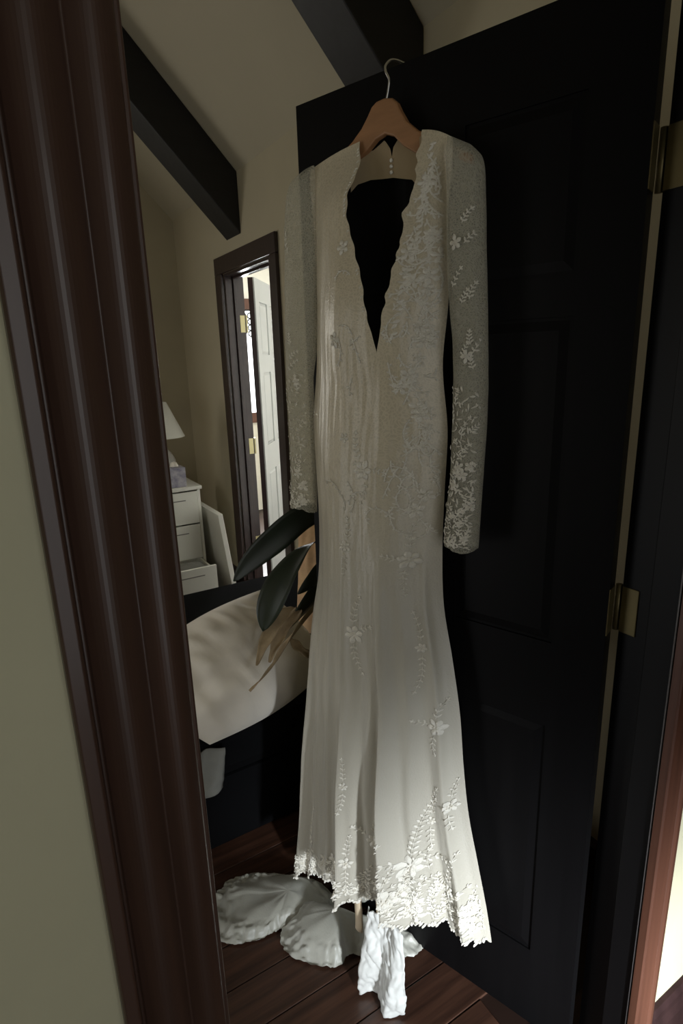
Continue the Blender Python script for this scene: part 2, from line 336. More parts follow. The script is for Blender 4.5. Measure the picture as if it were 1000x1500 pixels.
# ---------------------------------------------------------------- far doorway and the next room
m = MB(); m.box(XW - .02, XW, 2.98, 3.085, 0, 2.03); m.box(XW - .02, XW, 2.215, 2.30, 0, 2.03); m.box(XW - .02, XW, 2.215, 3.085, 2.03, 2.125)
struct(m.build('trim_8', 'trim2', bevel=0.004))
m = MB(); m.box(XW, XW + .115, 2.965, 2.98, 0, 2.03); m.box(XW, XW + .115, 2.30, 2.312, 0, 2.03); m.box(XW, XW + .115, 2.312, 2.965, 2.015, 2.03)
m.box(XW + .045, XW + .065, 2.95, 2.965, 0, 2.015); m.box(XW + .045, XW + .065, 2.312, 2.326, 0, 2.015); m.box(XW + .045, XW + .065, 2.326, 2.95, 2.002, 2.015)
struct(m.build('trim_9', 'trim2', bevel=0.002))
def panel_door(name, width, height, th, panels, face_m, edge_m, origin, rz, flip, pd=0.008):
    """door in a local frame: x along the leaf from the hinge, y out of the visible face, z up"""
    t = struct(thing(name, origin, rz=rz))
    body = MB().box(0, width, -th, -0.0005, 0.01, height)
    body.build('door_edge', edge_m, t, world=False)
    # face: stiles and rails as raised frame, sunken panels
    xs = sorted(set([0, width] + [v for q in panels for v in q[:2]])); zs = sorted(set([0.01, height] + [v for q in panels for v in q[2:]]))
    fr = MB()
    for i in range(len(xs) - 1):
        for j in range(len(zs) - 1):
            cx, cz = (xs[i] + xs[i + 1]) / 2, (zs[j] + zs[j + 1]) / 2
            if any(q[0] < cx < q[1] and q[2] < cz < q[3] for q in panels): continue
            fr.box(xs[i], xs[i + 1], -0.0005, pd, zs[j], zs[j + 1])
    fr.build('door_frame', face_m, t, world=False)
    for q in panels:
        p_ = MB(); e = 0.022; a, b, c, d = q
        p_.v += [(a, 0.0002, c), (b, 0.0002, c), (b, 0.0002, d), (a, 0.0002, d), (a + e, pd * .8, c + e), (b - e, pd * .8, c + e), (b - e, pd * .8, d - e), (a + e, pd * .8, d - e), (a + .006, 0.0002, c + .006), (b - .006, 0.0002, c + .006), (b - .006, 0.0002, d - .006), (a + .006, 0.0002, d - .006)]
        for k in range(4):
            k2 = (k + 1) % 4; p_.f += [(k, k2, 8 + k2, 8 + k), (8 + k, 8 + k2, 4 + k2, 4 + k)]
        p_.f.append((4, 5, 6, 7))
        if flip: p_.f = [f[::-1] for f in p_.f]
        p_.build('door_panel', face_m, t, world=False)
    return t
# white six panel door standing open in the next room: visible face looks towards -y/+x
A2 = math.atan2(0.79, 0.62)
wp = [(.09, .29, 1.56, 1.88), (.37, .57, 1.56, 1.88), (.09, .29, .98, 1.45), (.37, .57, .98, 1.45), (.09, .29, .25, .80), (.37, .57, .25, .80)]
# local y must point out of the face: face normal is right of the leaf direction -> mirror by running x backwards from the free end
d2 = Vector((0.62, 0.79, 0)).normalized(); o2 = Vector((0.622, 2.938, 0)); fe = o2 + d2 * 0.66
wp2 = [(0.66 - b, 0.66 - a, c, d) for a, b, c, d in wp]
door2 = panel_door('door_2', 0.66, 2.015, 0.032, wp2, 'wdoor', 'trim2', fe, math.atan2(-d2.y, -d2.x), False)
tag(door2, 'open white panel door with brown edge in the far doorway')
for z in (1.745, 0.99, 0.33):
    hb = MB(); hb.box(XW + .078, XW + .108, 2.9625, 2.9655, z - .05, z + .05); hb.tube([(0.577, 2.968, z - .052), (0.577, 2.968, z + .052)], 0.006)
    tag(struct(hb.build('trim_10', 'brass_l')), 'brass hinge on the far door frame')
# next room shell
struct(MB().box(2.8, 2.9, 1.5, 5.1, 0, 2.6).build('wall_next_right', 'white_wall'))
m = MB(); m.box(.571, 1.0, 5.0, 5.1, 0, 2.6); m.box(1.9, 2.9, 5.0, 5.1, 0, 2.6); m.box(1.0, 1.9, 5.0, 5.1, 0, 1.0); m.box(1.0, 1.9, 5.0, 5.1, 2.03, 2.6)
struct(m.build('wall_next_back', 'white_wall'))
struct(MB().box(.571, 2.9, 1.4, 1.5, 0, 2.6).build('wall_next_front', 'white_wall'))
struct(MB().box(.571, 2.9, 1.4, 5.1, 2.6, 2.66).build('ceiling_next', 'white_wall'))
struct(MB().box(.571, .585, 1.5, 2.29, 0, 2.6).build('wall_next_left', 'white_wall'))
wn = window('window_3', 1.0, 1.9, 1.0, 2.03, 5.03, -1, 'daylit', 'trim_red', 0.2)
val = thing('lace_valance', (1.45, 4.95, 1.72), 'black openwork valance hanging across the bright window of the next room', 'valance')
MB().tube([(0.98, 4.95, 2.0), (1.92, 4.95, 2.0)], 0.008).build('rod', 'iron', val, smooth=True)
for k in range(13):
    x = 1.02 + k * 0.07; pm = MB()
    for j in range(4):
        z = 1.95 - j * 0.055
        pm.tube([(x + .028 * math.cos(a), 4.95, z + .026 * math.sin(a)) for a in [i * math.pi / 4 for i in range(8)]], 0.007, 5)
    pm.build('valance_scroll', 'iron', val)
cur = thing('window_curtain', (1.62, 4.93, 0.03), 'cream curtain gathered below the bright far window', 'curtain')
MB().grid(40, 12, lambda a, b: (1.5 + .4 * a, 4.93 + .02 * math.sin(a * 40), 0.03 + .98 * b)).build('curtain_cloth', 'curtain', cur, smooth=True, solid=0.003)

# ---------------------------------------------------------------- black door in its leaf frame
H = Vector((0, 0.03, 0)); TH = math.atan2(0.94299052, -0.33281958)
LD = Vector((-0.33281958, 0.94299052, 0)); ND = Vector((-0.94299052, -0.33281958, 0))
bw = 0.693
bp = [(.095, .30, 1.64, 1.90), (.40, .60, 1.64, 1.90), (.095, .30, .98, 1.575), (.40, .60, .98, 1.575), (.095, .30, .22, .80), (.40, .60, .22, .80)]
# local +y of a frame rotated to +x = LD is z x LD = ND: out of the visible face
door1 = panel_door('door_1', bw, 2.03, 0.030, bp, 'black', 'black', H - ND * 0.004, TH, True, pd=0.004)
tag(door1, 'black panelled door standing open into the bedroom')
def bhinge(z, h):
    t = struct(thing('trim_11', (0.042, 0.036, z), 'dull brass hinge of the black door'))
    MB().tube([(0.0395, 0.0375, z - h), (0.0395, 0.0375, z + h)], 0.0058, 10).build('hinge_knuckle', 'brass', t, smooth=True)
    p_ = MB(); p_.box(0.0345, 0.037, -0.003, 0.029, z - h, z + h); p_.build('hinge_plate', 'brass', t, bevel=0.004)
    a = H - LD * 0.0015; b = a - ND * 0.030; q = MB(); lo, hi = Vector((0, 0, z - h)), Vector((0, 0, z + h)); e = LD * 0.002
    q.hexa([a + lo, b + lo, b + e + lo, a + e + lo, a + hi, b + hi, b + e + hi, a + e + hi]); q.build('hinge_plate', 'brass', t)
for z in (1.79, 1.068): bhinge(z, 0.044)

# ---------------------------------------------------------------- furniture by the far wall
# white dresser
dr = thing('dresser', (-0.02, 3.28, 0), 'white three-drawer dresser with its bottom drawer pulled open', 'dresser')
X0, X1, Y0, Y1, ZT = -0.27, 0.215, 3.07, 3.52, 0.755
b = MB(); b.box(X0, X0 + .02, Y0, Y1, 0.08, ZT - .02); b.box(X1 - .02, X1, Y0, Y1, 0.08, ZT - .02); b.box(X0 + .02, X1 - .02, Y1 - .015, Y1, 0.08, ZT - .02); b.box(X0 + .02, X1 - .02, Y0 + .02, Y1 - .015, 0.08, 0.10)
b.build('carcass', 'white_furn', dr, bevel=0.002)
MB().box(X0 - .012, X1 + .012, Y0 - .012, Y1, ZT - .02, ZT + .004).build('dresser_top', 'white_furn', dr, bevel=0.004)
for z0, z1, yo in ((.515, .725, 0), (.275, .505, 0), (.115, .265, -.265)):
    d = thing('drawer', (0, 0, 0)); d.parent = dr
    d.matrix_basis = Matrix.Translation((0, 0, 0)); off = Vector(dr.location)
    def loc(mb): mb.v = [tuple(Vector(q) - off) for q in mb.v]; return mb
    hi = z1 if yo == 0 else z1 + .035
    lo = z0 if yo == 0 else z0 + .025
    loc(MB().box(X0 + .022, X1 - .022, Y0 + yo - .006, Y0 + yo + .012, lo, hi)).build('drawer_front', 'white_furn', d, world=False, bevel=0.003)
    bx = MB(); yb = Y0 + yo + .38
    bx.box(X0 + .03, X0 + .042, Y0 + yo + .012, yb, lo + .01, hi - .03); bx.box(X1 - .042, X1 - .03, Y0 + yo + .012, yb, lo + .01, hi - .03); bx.box(X0 + .042, X1 - .042, yb - .012, yb, lo + .01, hi - .03); bx.box(X0 + .042, X1 - .042, Y0 + yo + .012, yb - .012, lo + .01, lo + .018)
    loc(bx).build('drawer_box', 'white_furn', d, world=False)
    loc(MB().box(X0 + .10, X1 - .10, Y0 + yo - .0075, Y0 + yo - .006, hi - .055, hi - .049)).build('pull_groove', 'greycloth', d, world=False)
for x in (X0 + .03, X1 - .03):
    for yy in (Y0 + .03, Y1 - .03): MB().box(x - .02, x + .02, yy - .02, yy + .02, 0, .08).build('foot', 'white_furn', dr)
# crumpled cloth in the open drawer
def blob(cx, cy, cz, rx, ry, rz, name, m, label, cat, n=22, amp=.25, seed=0):
    t = MB()
    def fn(a, b_):
        th = a * 2 * math.pi; ph = b_ * math.pi
        d = Vector((math.sin(ph) * math.cos(th), math.sin(ph) * math.sin(th), math.cos(ph)))
        r = 1 + amp * nz(d.x * 2.2 + seed, d.y * 2.2, d.z * 2.2)
        return (cx + rx * d.x * r, cy + ry * d.y * r, cz + rz * max(d.z, -.7) * r)
    t.grid(n, n // 2 + 2, fn, True)
    return tag(t.build(name, m, smooth=True), label, cat)
blob(0.05, 2.93, 0.235, .13, .07, .065, 'folded_shirt', 'greycloth', 'crumpled light shirt inside the open bottom drawer', 'clothing', seed=3)
# table lamp
lp = thing('table_lamp', (0.055, 3.30, ZT + .004), 'small white table lamp with cone shade on the dresser', 'lamp')
zt = ZT + .004
MB().lathe([(0, zt), (.055, zt), (.058, zt + .012), (.03, zt + .03), (.035, zt + .05), (.075, zt + .10), (.085, zt + .15), (.06, zt + .20), (.02, zt + .24), (.012, zt + .26), (0, zt + .26)], .055, 3.30).build('lamp_base', 'ceramic', lp, smooth=True)
MB().tube([(.055, 3.3, zt + .255), (.055, 3.3, zt + .50)], .006).build('stem', 'brass', lp, smooth=True)
MB().lathe([(.158, 1.062), (.062, 1.285), (.060, 1.285), (.156, 1.062), (.158, 1.062)], .055, 3.30, 36).build('lamp_shade', 'shade', lp, smooth=True)
m = MB()
for k in range(3):
    a = k * 2 * math.pi / 3; m.tube([(.055, 3.3, 1.25), (.055 + .07 * math.cos(a), 3.3 + .07 * math.sin(a), 1.262)], .002, 6)
m.build('shade_holder', 'brass', lp)
# tissue box
tb = thing('tissue_box', (0.085, 3.14, zt), 'pale patterned tissue box in front of the lamp on the dresser', 'tissue box')
MB().box(.03, .14, 3.085, 3.195, zt, zt + .125).build('box', 'tissue', tb, bevel=0.004)
MB().grid(9, 5, lambda a, b: (.085 + (.03 - .012 * b) * math.cos(a * 6.28), 3.14 + .006 * math.sin(a * 12.6) + .004, zt + .125 + .03 * b + .006 * math.sin(a * 19))).build('tissue', 'sheet', tb, smooth=True)
# white board leaning on the dresser side
bd = MB(); th = .032
xb, xt, zt2 = .312, .246, .60
bd.hexa([(xb - .0, 2.85, 0), (xb + th, 2.85, 0), (xb + th, 3.42, 0), (xb, 3.42, 0), (xt, 2.85, zt2), (xt + th, 2.85, zt2 + .003), (xt + th, 3.42, zt2 + .003), (xt, 3.42, zt2)])
tag(bd.build('white_board', 'white_furn', bevel=0.003), 'white board leaning upright between the dresser and the far doorway', 'board')

# ---------------------------------------------------------------- bed and cushions
bed = thing('bed', (-0.55, 1.5, 0), 'bed with black cover standing behind the hanging dress', 'bed')
MB().box(-1.55, .40, .99, 2.12, .012, .26).build('bed_base', 'bedblack', bed, bevel=0.01)
for x in (-1.45, .3):
    for yy in (1.1, 2.0): MB().box(x - .03, x + .03, yy - .03, yy + .03, 0, .012).build('leg', 'bedblack', bed)
def bedcover(a, b):
    return None
mm = MB().box(-1.57, .42, .97, 2.14, .26, .44)
mm.build('mattress', 'bedblack', bed, bevel=0.05)
def cushion(name, c00, c10, c11, c01, thick, m, label, cat, nrm_hint, wr=0.012, seed=0.0, crinkle=0.0, e=0.02):
    c00, c10, c11, c01 = map(Vector, (c00, c10, c11, c01)); ctr = (c00 + c10 + c11 + c01) / 4
    nrm = (c10 - c00).cross(c01 - c00).normalized()
    if nrm.dot(Vector(nrm_hint)) < 0: nrm = -nrm
    mb = MB(); n = 44
    def P(s, t, side):
        # pinched edges between pointed corners
        ss = s + e * math.sin(math.pi * t) * (0.5 - s) * 2 * (abs(s - .5) * 2) ** 2
        tt = t + e * math.sin(math.pi * s) * (0.5 - t) * 2 * (abs(t - .5) * 2) ** 2
        q = c00 * (1 - ss) * (1 - tt) + c10 * ss * (1 - tt) + c11 * ss * tt + c01 * (1 - ss) * tt
        prof = max(0, (1 - abs(2 * s - 1) ** 2.5)) ** .6 * max(0, (1 - abs(2 * t - 1) ** 2.5)) ** .6
        edge = 1 - prof
        wv = wr * nz(s * 5 + seed, t * 5, side) + wr * .7 * nz(s * 12 + seed, t * 3, side + 5)
        wv += crinkle * smooth(.72, .95, t) * math.sin(s * 46 + 3 * nz(s * 6, t * 4, seed)) * .5
        return q + nrm * side * (thick * (1 if side > 0 else .35) * prof + wv * min(1, prof * 2.5) + .0015)
    mb.grid(n, n, lambda a, b: P(a, b, 1)); k = len(mb.v); mb.grid(n, n, lambda a, b: P(1 - a, b, -1))
    # side wall joining both faces
    o = mb.build(name, m, None, smooth=True); return tag(o, label, cat)
cushion('pillow', (-.485, .905, .455), (-.06, .97, .525), (-.205, 1.13, .79), (-.63, 1.06, .69), .16, 'sheet', 'plump white pillow with crinkled bright top edge at the near edge of the bed', 'pillow', (-.3, -1, .6), wr=.022, seed=1.3, crinkle=.022, e=-.075)
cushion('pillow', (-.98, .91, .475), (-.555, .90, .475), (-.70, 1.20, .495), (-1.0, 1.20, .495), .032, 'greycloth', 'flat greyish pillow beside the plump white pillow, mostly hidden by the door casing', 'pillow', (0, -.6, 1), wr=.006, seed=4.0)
cushion('throw_cushion', (.03, 1.37, .475), (.2, 1.07, .475), (.385, 1.31, .86), (.17, 1.58, .86), .05, 'peach', 'peach patterned cushion propped up behind the plant leaves', 'cushion', (0, -1, .3), wr=.008, seed=8.0)
# corner of a sheet hanging from the bed edge
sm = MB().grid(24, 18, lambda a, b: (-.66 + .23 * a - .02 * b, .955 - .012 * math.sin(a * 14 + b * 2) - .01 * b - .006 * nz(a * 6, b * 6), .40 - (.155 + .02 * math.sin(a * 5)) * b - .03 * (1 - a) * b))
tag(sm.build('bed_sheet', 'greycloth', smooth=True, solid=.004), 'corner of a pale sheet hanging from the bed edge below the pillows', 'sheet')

# ---------------------------------------------------------------- plant behind the black door
pl = thing('potted_plant', (.13, .66, 0), 'dark broad-leaved potted plant reaching out from behind the black door', 'plant')
MB().lathe([(0, 0), (.10, 0), (.105, .01), (.14, .26), (.155, .26), (.158, .31), (.142, .31), (.135, .28), (0, .28)], .13, .66, 28).build('pot', 'pot', pl, smooth=True)
MB().lathe([(.134, .282), (.08, .29), (0, .295)], .13, .66, 20).build('soil', 'soil', pl)
def catmull(pts, n):
    pts = [Vector(q) for q in pts]; q = [pts[0] * 2 - pts[1]] + pts + [pts[-1] * 2 - pts[-2]]; out = []
    for i in range(n):
        t = i / (n - 1) * (len(pts) - 1); k = min(int(t), len(pts) - 2); f = t - k
        a, b, c, d = q[k:k + 4]
        out.append(.5 * ((2 * b) + (-a + c) * f + (2 * a - 5 * b + 4 * c - d) * f * f + (-a + 3 * b - 3 * c + d) * f ** 3))
    return out
def leaf(path, width, side, m='leaf', fold=.35, n=26, name='leaf', tip=.55, wav=.0):
    """broad blade along path; side = direction across the blade at the middle"""
    c = catmull(path, n); side = Vector(side); mb = MB(); rows = 7
    for i in range(n):
        t = i / (n - 1); tg = (c[min(i + 1, n - 1)] - c[max(i - 1, 0)]).normalized()
        sd = (side - tg * side.dot(tg)).normalized(); nn = tg.cross(sd)
        wd = width * (math.sin(math.pi * min(1, t ** tip)) ** .75 if 0 < t < 1 else 0) + .0015
        for k in range(rows):
            a = k / (rows - 1) * 2 - 1
            mb.v.append(tuple(c[i] + sd * a * wd + nn * (fold * wd * abs(a) ** 1.3 + wav * math.sin(t * 16 + a * 2) * abs(a))))
    for i in range(n - 1):
        for k in range(rows - 1): mb.f.append((i * rows + k, i * rows + k + 1, (i + 1) * rows + k + 1, (i + 1) * rows + k))
    return mb.build(name, m, pl, smooth=True, solid=.0012)
stems = [((.13, .66, .28), (.10, .70, .7), (.0, .78, 1.05), (-.10, .80, 1.135)), ((.14, .67, .28), (.12, .72, .65), (.02, .79, .95), (-.11, .80, 1.045)),
         ((.12, .65, .28), (.10, .70, .55), (.03, .80, .80), (-.08, .81, .925)), ((.13, .68, .28), (.12, .74, .5), (.05, .80, .72), (-.06, .83, .90)), ((.11, .66, .28), (.12, .70, .8), (.16, .72, 1.2), (.2, .74, 1.35))]
for s_ in stems: MB().tube(catmull(s_, 14), .006, 7).build('stalk', 'stem', pl, smooth=True)
leaf([(-.10, .80, 1.115), (-.20, .80, 1.112), (-.29, .80, 1.065), (-.36, .80, 1.02), (-.41, .80, .975)], .036, (.35, .1, .95), fold=-.2, tip=.8)
leaf([(-.11, .80, 1.045), (-.20, .79, 1.025), (-.275, .78, .965), (-.325, .775, .895), (-.350, .775, .828)], .038, (.75, -.45, .45), fold=.2, tip=1.35)
leaf([(-.08, .81, .925), (-.14, .80, .945), (-.19, .79, .925), (-.235, .79, .90)], .028, (.3, .1, .9), fold=.3)
leaf([(-.06, .83, .90), (-.13, .82, .885), (-.20, .81, .845), (-.27, .80, .795)], .036, (.5, .0, .85), fold=.3)
leaf([(.2, .74, 1.35), (.25, .78, 1.40), (.30, .84, 1.36), (.33, .9, 1.27)], .045, (.7, -.6, .1))
leaf([(.12, .70, .8), (.2, .68, .92), (.27, .70, .93), (.33, .72, .86)], .045, (.1, -.9, .2))
for pth, wd, sd in (([(-.24, .795, .86), (-.30, .785, .835), (-.345, .78, .79), (-.375, .775, .735)], .020, (.8, -.5, .2)),
                    ([(-.22, .80, .845), (-.27, .785, .815), (-.315, .775, .775), (-.34, .77, .735)], .018, (.7, -.6, .3)),
                    ([(-.06, .84, .86), (-.16, .82, .83), (-.26, .79, .775), (-.335, .77, .715), (-.405, .76, .675)], .016, (.4, -.5, .75)),
                    ([(-.26, .79, .775), (-.24, .785, .745), (-.21, .78, .715), (-.19, .775, .70)], .012, (.6, -.5, .6))):
    o = leaf(pth, wd, sd, 'dry', fold=.5, name='dry_leaf', wav=.004)
    o['label'] = 'withered tan leaf'

# ---------------------------------------------------------------- hanger (leaf frame: x=u along door, y=w out of the door, z)
OU, OW = 0.46, 0.06
DB = H + LD * OU + ND * OW
hg = thing('clothes_hanger', DB + Vector((0, 0, 1.84)), 'wooden clothes hanger with wire hook over the top of the black door', 'hanger', rz=TH)
def loc_h(mb, zoff): mb.v = [(q[0] - OU, q[1] - OW, q[2] - zoff) for q in mb.v]; return mb
top = [(.632, 1.868), (.60, 1.882), (.55, 1.902), (.52, 1.917), (.497, 1.934), (.482, 1.951), (.473, 1.963), (.462, 1.969), (.445, 1.970), (.428, 1.966), (.418, 1.957), (.410, 1.942), (.397, 1.922), (.375, 1.903), (.34, 1.884), (.30, 1.860), (.268, 1.842)]
bot = [(.268, 1.828), (.30, 1.842), (.34, 1.856), (.38, 1.868), (.405, 1.885), (.425, 1.905), (.445, 1.913), (.465, 1.908), (.487, 1.893), (.515, 1.878), (.55, 1.876), (.60, 1.866), (.632, 1.855)]
poly = top + bot
loc_h(MB().prism(poly, lambda a, b: (a, .022, b), lambda a, b: (a, .036, b)), 1.84).build('hanger_body', 'hanger', hg, world=False, bevel=0.003)
hk = catmull([(.444, .029, 1.968), (.440, .029, 1.982), (.437, .030, 1.998), (.444, .030, 2.012), (.447, .026, 2.024), (.444, .012, 2.036), (.438, -.012, 2.038), (.432, -.040, 2.032), (.432, -.046, 2.015)], 40)
loc_h(MB().tube(hk, .0021, 8), 1.84).build('hook', 'wire', hg, world=False, smooth=True)

# ---------------------------------------------------------------- the wedding dress
TAB = [(1.86, 0.4701, 0.1545), (1.74, 0.4647, 0.156), (1.62, 0.4624, 0.1578), (1.5, 0.4719, 0.1573), (1.38, 0.4739, 0.1714), (1.26, 0.4747, 0.1679), (1.14, 0.4752, 0.1655), (1.02, 0.4769, 0.1724), (0.9, 0.4784, 0.1968), (0.78, 0.4782, 0.2165), (0.66, 0.4793, 0.2288), (0.54, 0.4805, 0.2455), (0.42, 0.4732, 0.2647), (0.3, 0.4668, 0.2851), (0.18, 0.4658, 0.3041), (0.06, 0.4663, 0.3178)][::-1]
ZS = [t[0] for t in TAB]; US = [t[1] for t in TAB]; AS = [t[2] for t in TAB]
def UC(z): return cinterp(z, ZS, US)
def AW(z): return cinterp(z, ZS, AS)
WB = .04
def DEP(z): return cinterp(z, [.0, .2, .5, .8, 1.1, 1.3, 1.45, 1.6, 1.75, 1.95], [.135, .13, .115, .10, .095, .085, .075, .085, .06, .035])
def gauss(x, c, s): return math.exp(-((x - c) / s) ** 2)
def folds(s, z):
    k = smooth(1.25, .55, z); k2 = smooth(.8, .2, z)
    f = 0.0
    for e, am, dec in ((.84, .9, .13), (.12, 1.1, .15), (-.36, 1.25, .19), (-.86, .8, .08)):
        f += am * (math.exp(-(e - s) / dec) if s < e else math.exp(-((s - e) / .055) ** 1.5))
    f = (f - .55) * (.026 * k + .042 * k2)
    f += .004 * k * math.sin(s * 31 + 2 * z) + .003 * k2 * math.sin(s * 57 + 5 * z)
    # soft vertical drape higher up and small puckers at the waist
    ku = smooth(1.75, 1.3, z) * (1 - k)
    f += .003 * ku * (gauss(s, .25, .2) - gauss(s, -.1, .2) + gauss(s, -.5, .2))
    f += .0025 * nz(s * 6, z * 5, 2) + .0012 * nz(s * 18, z * 14, 7)
    return f
def WF(s, z):
    sc = max(-1, min(1, s)); e = max(0, 1 - abs(sc) ** 2.2)
    return WB + DEP(z) * e + folds(sc, z) * min(1, e * 3)
def HEM(s): return interp(s, [-1, -.92, -.76, -.63, -.44, -.36, -.08, .17, .51, .85, 1], [.222, .232, .25, .262, .262, .288, .262, .232, .175, .10, .09]) + .006 * math.sin(s * 43) + .004 * math.sin(s * 97)
gown = thing('wedding_dress', DB, 'long ivory lace wedding dress with sheer sleeves hung on the black door', 'dress', rz=TH)
def loc_d(mb): mb.v = [(q[0] - OU, q[1] - OW, q[2]) for q in mb.v]; return mb
def part(mb, name, m, sm=True, solid=0.0): return loc_d(mb).build(name, m, gown, smooth=sm, world=False, solid=solid)
ZV = 1.528
# bodice panels either side of the plunging neckline
NL = [(1.529, .414), (1.56, .420), (1.657, .443), (1.732, .474), (1.77, .490), (1.812, .493), (1.862, .484), (1.911, .498)]
NR = [(1.529, .414), (1.559, .406), (1.606, .397), (1.664, .386), (1.72, .375), (1.765, .375), (1.791, .362), (1.818, .360), (1.851, .362), (1.897, .357)]
def neck(tab, z): return interp(z, [q[0] for q in tab], [q[1] for q in tab])
def top_z(u): return interp(u, [.215, .235, .26, .30, .357, .50, .56, .62, .65, .675, .70], [1.79, 1.825, 1.850, 1.872, 1.897, 1.911, 1.902, 1.886, 1.874, 1.852, 1.82])
def wtop(u, z, s):
    base = WF(s, z)
    return lerp(base, .040 + .012 * smooth(1.93, 1.85, z), smooth(1.80, 1.90, z))
def panel(left):
    def fn(a, b):
        # a: 0 neckline -> 1 side seam ; b: 0 bottom -> 1 shoulder
        tab = NL if left else NR
        side0 = UC(ZV) + AW(ZV) * (1 if left else -1)
        uside_top = .618 if left else .297
        zn = lerp(ZV, tab[-1][0], b); un = neck(tab, zn) + ((.0018 * math.sin(zn * 190 + 3 * nz(zn * 20, 0)) + .002 * nz(zn * 60, 4)) * smooth(1.55, 1.6, zn) if not left else .0015 * math.sin(zn * 160) * smooth(1.55, 1.6, zn))
        zs = lerp(ZV, top_z(uside_top), b); us = lerp(UC(zs) + AW(zs) * (1 if left else -1), uside_top, smooth(.6, 1, b))
        u = lerp(un, us, a); z = lerp(zn, zs, a)
        z += .004 * math.sin(math.pi * a) * b
        s = (u - UC(z)) / AW(z)
        return (u, wtop(u, z, max(-.999, min(.999, s))) , z)
    return fn
SV = (.414 - UC(ZV)) / AW(ZV)
def skirt_half(left):
    def fn(a, b):
        s = lerp(SV, 1 if left else -1, a); z = lerp(ZV, HEM(s), b)
        return (UC(z) + AW(z) * s, WF(s, z), z)
    return fn
mb = MB()
for left, n in ((True, 96), (False, 60)):
    mb.grid(n, 150, skirt_half(left)); k0 = len(mb.f); mb.grid(n, 70, panel(left))
    if left: pass
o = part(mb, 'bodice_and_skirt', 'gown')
bm = bmesh.new(); bm.from_mesh(o.data); bmesh.ops.remove_doubles(bm, verts=bm.verts, dist=2e-4); bmesh.ops.recalc_face_normals(bm, faces=bm.faces); bm.to_mesh(o.data); bm.free()
# back of the gown close to the door, from the waist to the floor
def back(a, b):
    s = 1 - 2 * a; z = lerp(1.46, lerp(HEM(s) + .02, .03, smooth(-.1, .35, s)), b)
    return (UC(z) + AW(z) * s * .998, lerp(WB, .014 + .004 * math.sin(s * 17), min(1, (1 - abs(s)) * 8)), z)
part(MB().grid(40, 40, back), 'skirt_back', 'satin')
# sheer nude back yoke with its button keyhole
def yoke_half(sg):
    def fn(a, b):
        u0 = .4405; ue = .522 if sg > 0 else .362
        u = lerp(u0, ue, a)
        zt_ = interp(u, [.36, .40, .425, .4375, .4405, .444, .456, .48, .52, .545], [1.890, 1.892, 1.905, 1.893, 1.878, 1.893, 1.909, 1.896, 1.900, 1.900])
        zb = interp(u, [.36, .391, .438, .485, .51, .545], [1.80, 1.829, 1.843, 1.847, 1.842, 1.805])
        return (u, .018 + .022 * abs(a) ** 2, lerp(zt_, zb, b))
    return fn
o = part(MB().grid(26, 10, yoke_half(1)), 'back_yoke', 'nude'); o['label'] = 'nude net back yoke'
o = part(MB().grid(26, 10, yoke_half(-1)), 'back_yoke', 'nude'); o['label'] = 'nude net back yoke'
for z in (1.872, 1.862, 1.852):
    bm_ = MB().lathe([(0, .0), (.0028, .0008), (.0036, .0025), (.0028, .0042), (0, .005)], 0, 0, 10)
    bm_.v = [(.4405 + q[0], .018 + q[2], z + q[1]) for q in bm_.v]; part(bm_, 'button', 'lace')
# sleeves
RS = [(1.845, .300, .252), (1.825, .303, .241), (1.765, .302, .234), (1.655, .297, .226), (1.585, .290, .222), (1.54, .284, .220), (1.47, .281, .217), (1.397, .282, .217), (1.296, .284, .221), (1.212, .293, .224), (1.158, .295, .226)]
LS = [(1.872, .640, .608), (1.855, .660, .601), (1.80, .676, .602), (1.76, .686, .603), (1.668, .694, .604), (1.572, .699, .609), (1.479, .702, .632), (1.376, .700, .634), (1.268, .704, .634), (1.178, .712, .637)]
def sleeve(tab, wc, dep, seed):
    zz = [q[0] for q in tab][::-1]; a1 = [q[1] for q in tab][::-1]; a2 = [q[2] for q in tab][::-1]
    n = 40
    def fn(a, b):
        zc = lerp(tab[0][0], tab[-1][0], b); ua = interp(zc, zz, a1); ub = interp(zc, zz, a2)
        an = 2 * math.pi * a; cu = (ua + ub) / 2; hw = (ua - ub) / 2
        wr = 1 + .10 * nz(math.cos(an) * 1.5 + seed, math.sin(an) * 1.5, zc * 9) + .05 * nz(math.cos(an) * 4 + seed, math.sin(an) * 4, zc * 22)
        z = zc + (.005 * nz(an * 2.2, seed) + .004 * math.sin(an * 2 + seed) if b > .985 else 0)
        d = dep * lerp(.12, 1, smooth(0, .10, b))
        uu = cu + hw * math.cos(an) * (1 + .02 * nz(zc * 30, seed))
        z = lerp(top_z(uu), z, smooth(0, .25, b)) if b < .25 else z
        return (uu, wc + d * math.sin(an) * wr, z)
    return MB().grid(n, 70, fn, True), (zz, a1, a2, wc, dep)
sr, SRI = sleeve(RS, .055, .026, 1.0); part(sr, 'sleeve', 'sheer')
sl, SLI = sleeve(LS, .055, .024, 5.0); part(sl, 'sleeve', 'sheer')

